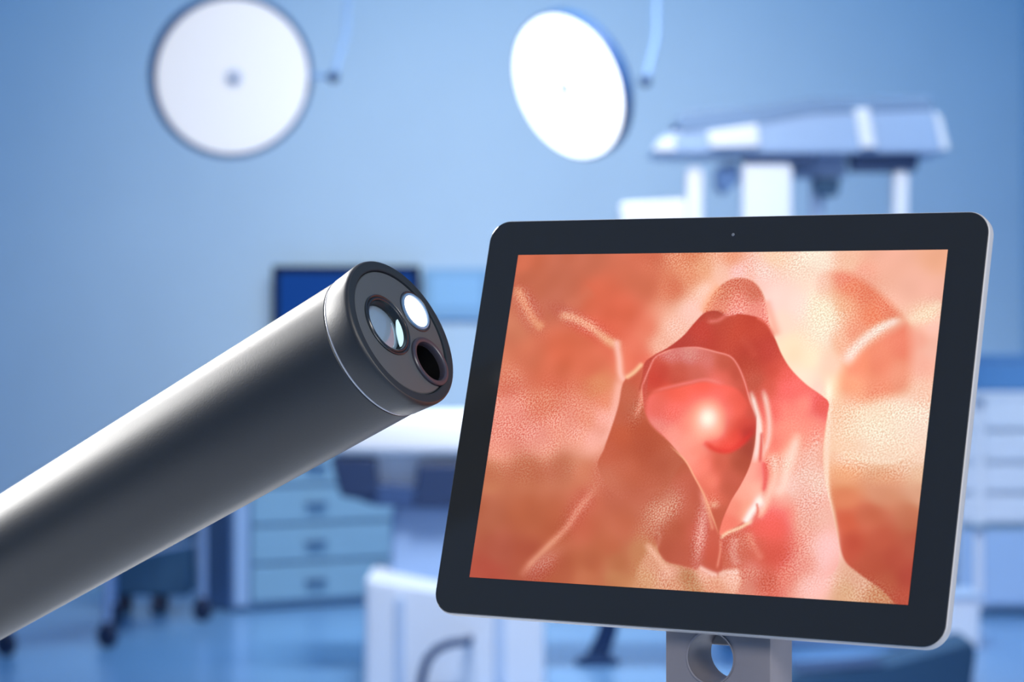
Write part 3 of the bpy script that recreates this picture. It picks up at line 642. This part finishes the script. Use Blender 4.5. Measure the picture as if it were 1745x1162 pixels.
# ------------------------------------------------------------------ operating table
YT = 9.85
tb = thing('operating_table', 'white operating table with dark underframe, between the endoscope and the tablet', 'table', (at(790, 900, YT).x, YT, 0))
L = at(566, 704, YT); Rr = at(1330, 776, YT)
part('mattress', tb, MATTRESS, lambda bm: box(bm, ((L.x+Rr.x)/2, YT+.3, (L.z+Rr.z)/2), (Rr.x-L.x, .6, L.z-Rr.z), .035, seg=4), 40, 'thick white table pad')
fr = mat('table_underframe', (30, 52, 90), .5, noise=.08)
part('clamp', tb, fr, lambda bm: prism(bm, P2([(562, 778), (640, 780), (644, 846), (600, 850), (580, 845)], YT+.02), YT+.02, YT+.2, .01), label='dark blue clamp block at the left end')
part('clamp', tb, fr, lambda bm: prism(bm, P2([(712, 790), (812, 790), (812, 862), (705, 862)], YT+.02), YT+.02, YT+.2, .01), label='dark blue clamp block beside the tablet edge')
part('rail', tb, mat('table_rail', (48, 76, 122), .5, noise=.06), lambda bm: prism(bm, P2([(600, 822), (900, 838), (900, 866), (640, 862), (600, 848)], YT+.04), YT+.04, YT+.3, .006))
part('tabletop_frame', tb, WHITE, lambda bm: prism(bm, P2([(620, 775), (1300, 775), (1300, 828), (650, 828)], YT+.1), YT+.1, YT+.5, .006))
part('column', tb, mat('table_column', (134, 164, 206), .5, noise=.04), lambda bm: prism(bm, P2([(668, 860), (860, 860), (860, 1010), (664, 995)], YT+.1), YT+.1, YT+.42, .02))
bs = part('base', tb, WHITE, lambda bm: prism(bm, [(at(620, 980, 9.55).x, 0.0), (at(928, 980, 9.55).x, 0.0), (at(928, 980, 9.55).x, at(0, 1040, 9.55).z), (at(760, 980, 9.55).x, at(0, 1012, 9.55).z), (at(622, 980, 9.55).x, at(0, 983, 9.55).z)], 9.55, 10.2, .02), label='white box-shaped base')
part('side_cover', bs, PALE, lambda bm: box(bm, (at(682, 0, 9.54).x, 9.545, .19), (.036, .02, .33), .004))
part('side_cover', bs, PALE, lambda bm: box(bm, (at(852, 0, 9.54).x, 9.545, .17), (.04, .02, .28), .004))
hp = [at(x, y, 9.47) for x, y in ((716, 1176), (720, 1150), (728, 1124), (744, 1106), (766, 1096), (800, 1092))]
part('handle', bs, NAVY, lambda bm: (tube(bm, hp, .016), tube(bm, [hp[0], hp[0]+Vector((0, .09, 0))], .014), tube(bm, [hp[-1], hp[-1]+Vector((0, .09, 0))], .014)), 40, 'dark curved handle')

# ------------------------------------------------------------------ drawer cabinet under the endoscope
ca0 = at(400, 1044, 12.36); cb0 = at(690, 1026, 12.88)
ex = Vector((cb0.x-ca0.x, cb0.y-ca0.y, 0)); wc = ex.length; ex.normalize(); ny = Vector((-ex.y, ex.x, 0))
DM = frame(Vector((ca0.x, ca0.y, 0)), ex, ny, Vector((0, 0, 1)))
dc = thing('drawer_cabinet', 'blue cabinet with a column of wide drawers, under the endoscope tube', 'cabinet', M=DM)
def lpart(name, t, m, fn, s=None, lb=None):
    bm = new_bm(); fn(bm); o = finish(bm, name, m, t, s)
    if lb: o['label'] = lb
    return o
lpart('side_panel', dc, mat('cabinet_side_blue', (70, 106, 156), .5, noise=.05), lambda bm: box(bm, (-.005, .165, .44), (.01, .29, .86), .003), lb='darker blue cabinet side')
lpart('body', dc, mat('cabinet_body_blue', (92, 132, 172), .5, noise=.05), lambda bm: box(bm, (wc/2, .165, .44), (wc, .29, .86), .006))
lpart('toe_kick', dc, NAVY, lambda bm: box(bm, (wc/2, .175, .02), (wc-.04, .25, .04)))
lpart('worktop', dc, PALE, lambda bm: box(bm, (wc/2, .155, .885), (wc+.01, .32, .03), .006))
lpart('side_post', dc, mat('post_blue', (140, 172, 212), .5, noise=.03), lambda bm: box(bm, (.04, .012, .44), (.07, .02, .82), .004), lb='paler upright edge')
for k in range(4):
    z = .04+.09+k*.187
    dr = lpart('drawer', dc, CABBLUE, lambda bm: box(bm, (wc/2+.04, .01, z), (wc-.11, .025, .172), .004))
    lpart('handle', dr, mat('handle_blue', (52, 88, 132), .5, noise=.05), lambda bm: (box(bm, (wc*.455, -.03, z), (.11, .014, .02), .004), box(bm, (wc*.455-.045, -.015, z), (.012, .03, .014)), box(bm, (wc*.455+.045, -.015, z), (.012, .03, .014))))

# bin, steel trolley
a_ = at(184, 1050, 12.25); b_ = at(322, 1050, 12.25)
bn = thing('waste_bin', 'dark teal bin on casters behind the steel trolley legs', 'bin', ((a_.x+b_.x)/2, 12.42, 0))
part('container', bn, TEAL, lambda bm: prism(bm, [(a_.x, .09), (b_.x, .09), (b_.x+.01, .74), (a_.x-.01, .74)], 12.26, 12.56, .015))
part('lid', bn, NAVY, lambda bm: box(bm, ((a_.x+b_.x)/2, 12.41, .755), (b_.x-a_.x+.05, .34, .03), .008))
for sx in (a_.x+.05, b_.x-.16):
    for sy in (12.31, 12.51):
        part('caster', bn, DEEP, lambda bm: lathe(bm, [(0, -.025), (.04, -.025), (.045, -.015), (.045, .015), (.04, .025), (0, .025)], 24, Matrix.Translation((sx, sy, .045))@Matrix.Rotation(math.pi/2, 4, 'Y')), 40)
A = Vector((at(345, 0, 12.0).x, 12.0, 0)); B = Vector((at(183, 0, 10.95).x, 10.95, 0)); D = Vector((at(10, 0, 10.65).x, 10.65, 0)); E_ = A+(D-B)
tr = thing('steel_trolley', 'steel-legged trolley on dark casters under the left end of the endoscope', 'trolley', ((A.x+D.x)/2, (A.y+D.y)/2, 0))
def quad(bm, pts, z0, z1):
    a = [bm.verts.new((p.x, p.y, z0)) for p in pts]; b = [bm.verts.new((p.x, p.y, z1)) for p in pts]
    bm.faces.new(a); bm.faces.new(b[::-1])
    for k in range(4): bm.faces.new((a[k], a[(k+1) % 4], b[(k+1) % 4], b[k]))
part('tray_top', tr, STEEL, lambda bm: quad(bm, [A, B, D, E_], .60, .625))
part('shelf', tr, STEEL, lambda bm: quad(bm, [A.lerp(D, .03), B.lerp(E_, .03), D.lerp(A, .03), E_.lerp(B, .03)], .36, .372))
for p in (A, B, D, E_):
    lg = part('leg', tr, STEEL, lambda bm: tube(bm, [(p.x, p.y, .10), (p.x, p.y, .60)], .02), 40)
    part('caster', lg, DEEP, lambda bm: (lathe(bm, [(0, -.018), (.046, -.018), (.05, -.010), (.05, .010), (.046, .018), (0, .018)], 24, Matrix.Translation((p.x, p.y, .05))@Matrix.Rotation(math.radians(60), 4, 'Z')@Matrix.Rotation(math.pi/2, 4, 'Y')), box(bm, (p.x, p.y, .085), (.05, .05, .05), .006)), 40)

# ------------------------------------------------------------------ right hand cabinet and what stands near it
YC = 12.2
a_ = at(1636, 668, YC); xr = X1-.01
rc = thing('supply_cabinet', 'tall white drawer cabinet at the right wall, right of the tablet', 'cabinet', ((a_.x+xr)/2, YC+.25, 0))
part('body', rc, WHITE, lambda bm: box(bm, ((a_.x+xr)/2, YC+.27, a_.z/2-.01+.02), (xr-a_.x, .5, a_.z-.06), .006))
part('plinth', rc, CABBLUE, lambda bm: box(bm, ((a_.x+xr)/2, YC+.29, .025), (xr-a_.x-.03, .44, .05)))
part('worktop', rc, WHITE, lambda bm: box(bm, ((a_.x+xr)/2, YC+.25, a_.z-.015), (xr-a_.x, .54, .03), .004))
seam = at(1664, 0, YC).x
rows = [674, 733, 788, 840, 893]
for y0, y1 in zip(rows, rows[1:]):
    z0, z1 = at(0, y1-3, YC).z, at(0, y0+4, YC).z
    part('drawer', rc, WHITE, lambda bm: box(bm, ((seam+.02+xr)/2, YC+.005, (z0+z1)/2), (xr-seam-.05, .04, z1-z0), .006))
    part('drawer', rc, WHITE, lambda bm: box(bm, ((a_.x+seam-.012)/2, YC+.005, (z0+z1)/2), (seam-a_.x-.02, .04, z1-z0), .006))
LOWB = mat('cabinet_pale_blue', (168, 200, 238), .45, noise=.03)
part('middle_rail', rc, CABBLUE, lambda bm: box(bm, ((a_.x+xr)/2, YC+.005, at(0, 897, YC).z), (xr-a_.x-.01, .03, .012), .002))
z0, z1 = .06, at(0, 902, YC).z
part('door', rc, LOWB, lambda bm: box(bm, ((seam+.02+xr)/2, YC+.005, (z0+z1)/2), (xr-seam-.05, .04, z1-z0), .006))
part('door', rc, LOWB, lambda bm: box(bm, ((a_.x+seam-.012)/2, YC+.005, (z0+z1)/2), (seam-a_.x-.02, .04, z1-z0), .006))
a2 = at(1652, 606, YC+.1)  # added shape that draws the soft dark band over the cabinet
eb = thing('band_filler', 'dark blue case added to draw the dark band above the white cabinet at the right edge', 'case', ((a2.x+xr)/2, YC+.25, a_.z))
FILLER = mat('filler_blue', (84, 136, 190), .5, noise=.05)
part('body', eb, FILLER, lambda bm: box(bm, ((a2.x+.02+xr)/2, YC+.27, (a_.z+a2.z)/2-.01), (xr-a2.x-.03, .3, a2.z-a_.z-.02), .02))
part('lid', eb, FILLER, lambda bm: box(bm, ((a2.x+.02+xr)/2, YC+.27, a2.z-.01), (xr-a2.x-.02, .31, .03), .01))
a_ = at(1612, 1012, 10.9); b_ = at(1672, 1100, 10.9)
wb = thing('white_bin', 'small white bin on the floor below the tablet right corner', 'bin', ((a_.x+b_.x)/2, 11.05, 0))
part('container', wb, WHITE, lambda bm: prism(bm, [(a_.x+.01, 0), (b_.x-.01, 0), (b_.x, a_.z-.02), (a_.x, a_.z-.02)], 10.9, 11.2, .012))
part('lid', wb, PALE, lambda bm: box(bm, ((a_.x+b_.x)/2, 11.05, a_.z-.01), (b_.x-a_.x+.015, .32, .02), .004))
fp = thing('foot_pedal', 'dark blue wedge-shaped foot pedal on the floor below the tablet right corner', 'pedal', (at(1500, 0, 9.5).x, 9.65, 0))
part('pedal_body', fp, TEAL, lambda bm: prism(bm, [(at(1330, 0, 9.5).x, 0), (at(1655, 0, 9.5).x, 0), (at(1664, 0, 9.5).x, at(0, 1118, 9.5).z), (at(1660, 0, 9.5).x, at(0, 1092, 9.5).z), (at(1600, 0, 9.5).x, at(0, 1112, 9.5).z), (at(1520, 0, 9.5).x, at(0, 1140, 9.5).z), (at(1330, 0, 9.5).x, at(0, 1154, 9.5).z)], 9.5, 9.85, .012))
part('pedal_pad', fp, NAVY, lambda bm: prism(bm, [(at(1360, 0, 9.5).x, at(0, 1151, 9.5).z), (at(1510, 0, 9.5).x, at(0, 1140, 9.5).z), (at(1510, 0, 9.5).x, at(0, 1134, 9.5).z), (at(1360, 0, 9.5).x, at(0, 1146, 9.5).z)], 9.53, 9.8, .003))
hs = new_bm()
hpnt = [at(1040, 930, 10.4), at(1044, 1010, 10.4), at(1036, 1075, 10.4), at(1022, 1110, 10.4), at(1018, 1128, 10.4)]
hpnt[-1].z = .03
ps = thing('pole_stand', 'dark blue pole stand partly seen under the tablet, left of its stand', 'stand', (hpnt[-1].x, 10.4, 0))
part('pole', ps, NAVY, lambda bm: tube(bm, hpnt, .032, 20, .045), 40)
part('foot', ps, NAVY, lambda bm: lathe(bm, [(0, 0), (.09, 0), (.09, .015), (.05, .04), (0, .05)], 32, Matrix.Translation((hpnt[-1].x, 10.4, 0))), 40)
part('hook_head', ps, PALE, lambda bm: lathe(bm, [(0, 0), (.05, 0), (.05, .05), (0, .06)], 24, Matrix.Translation(hpnt[0])), 40)
hs.free()
bpy.context.view_layer.update()
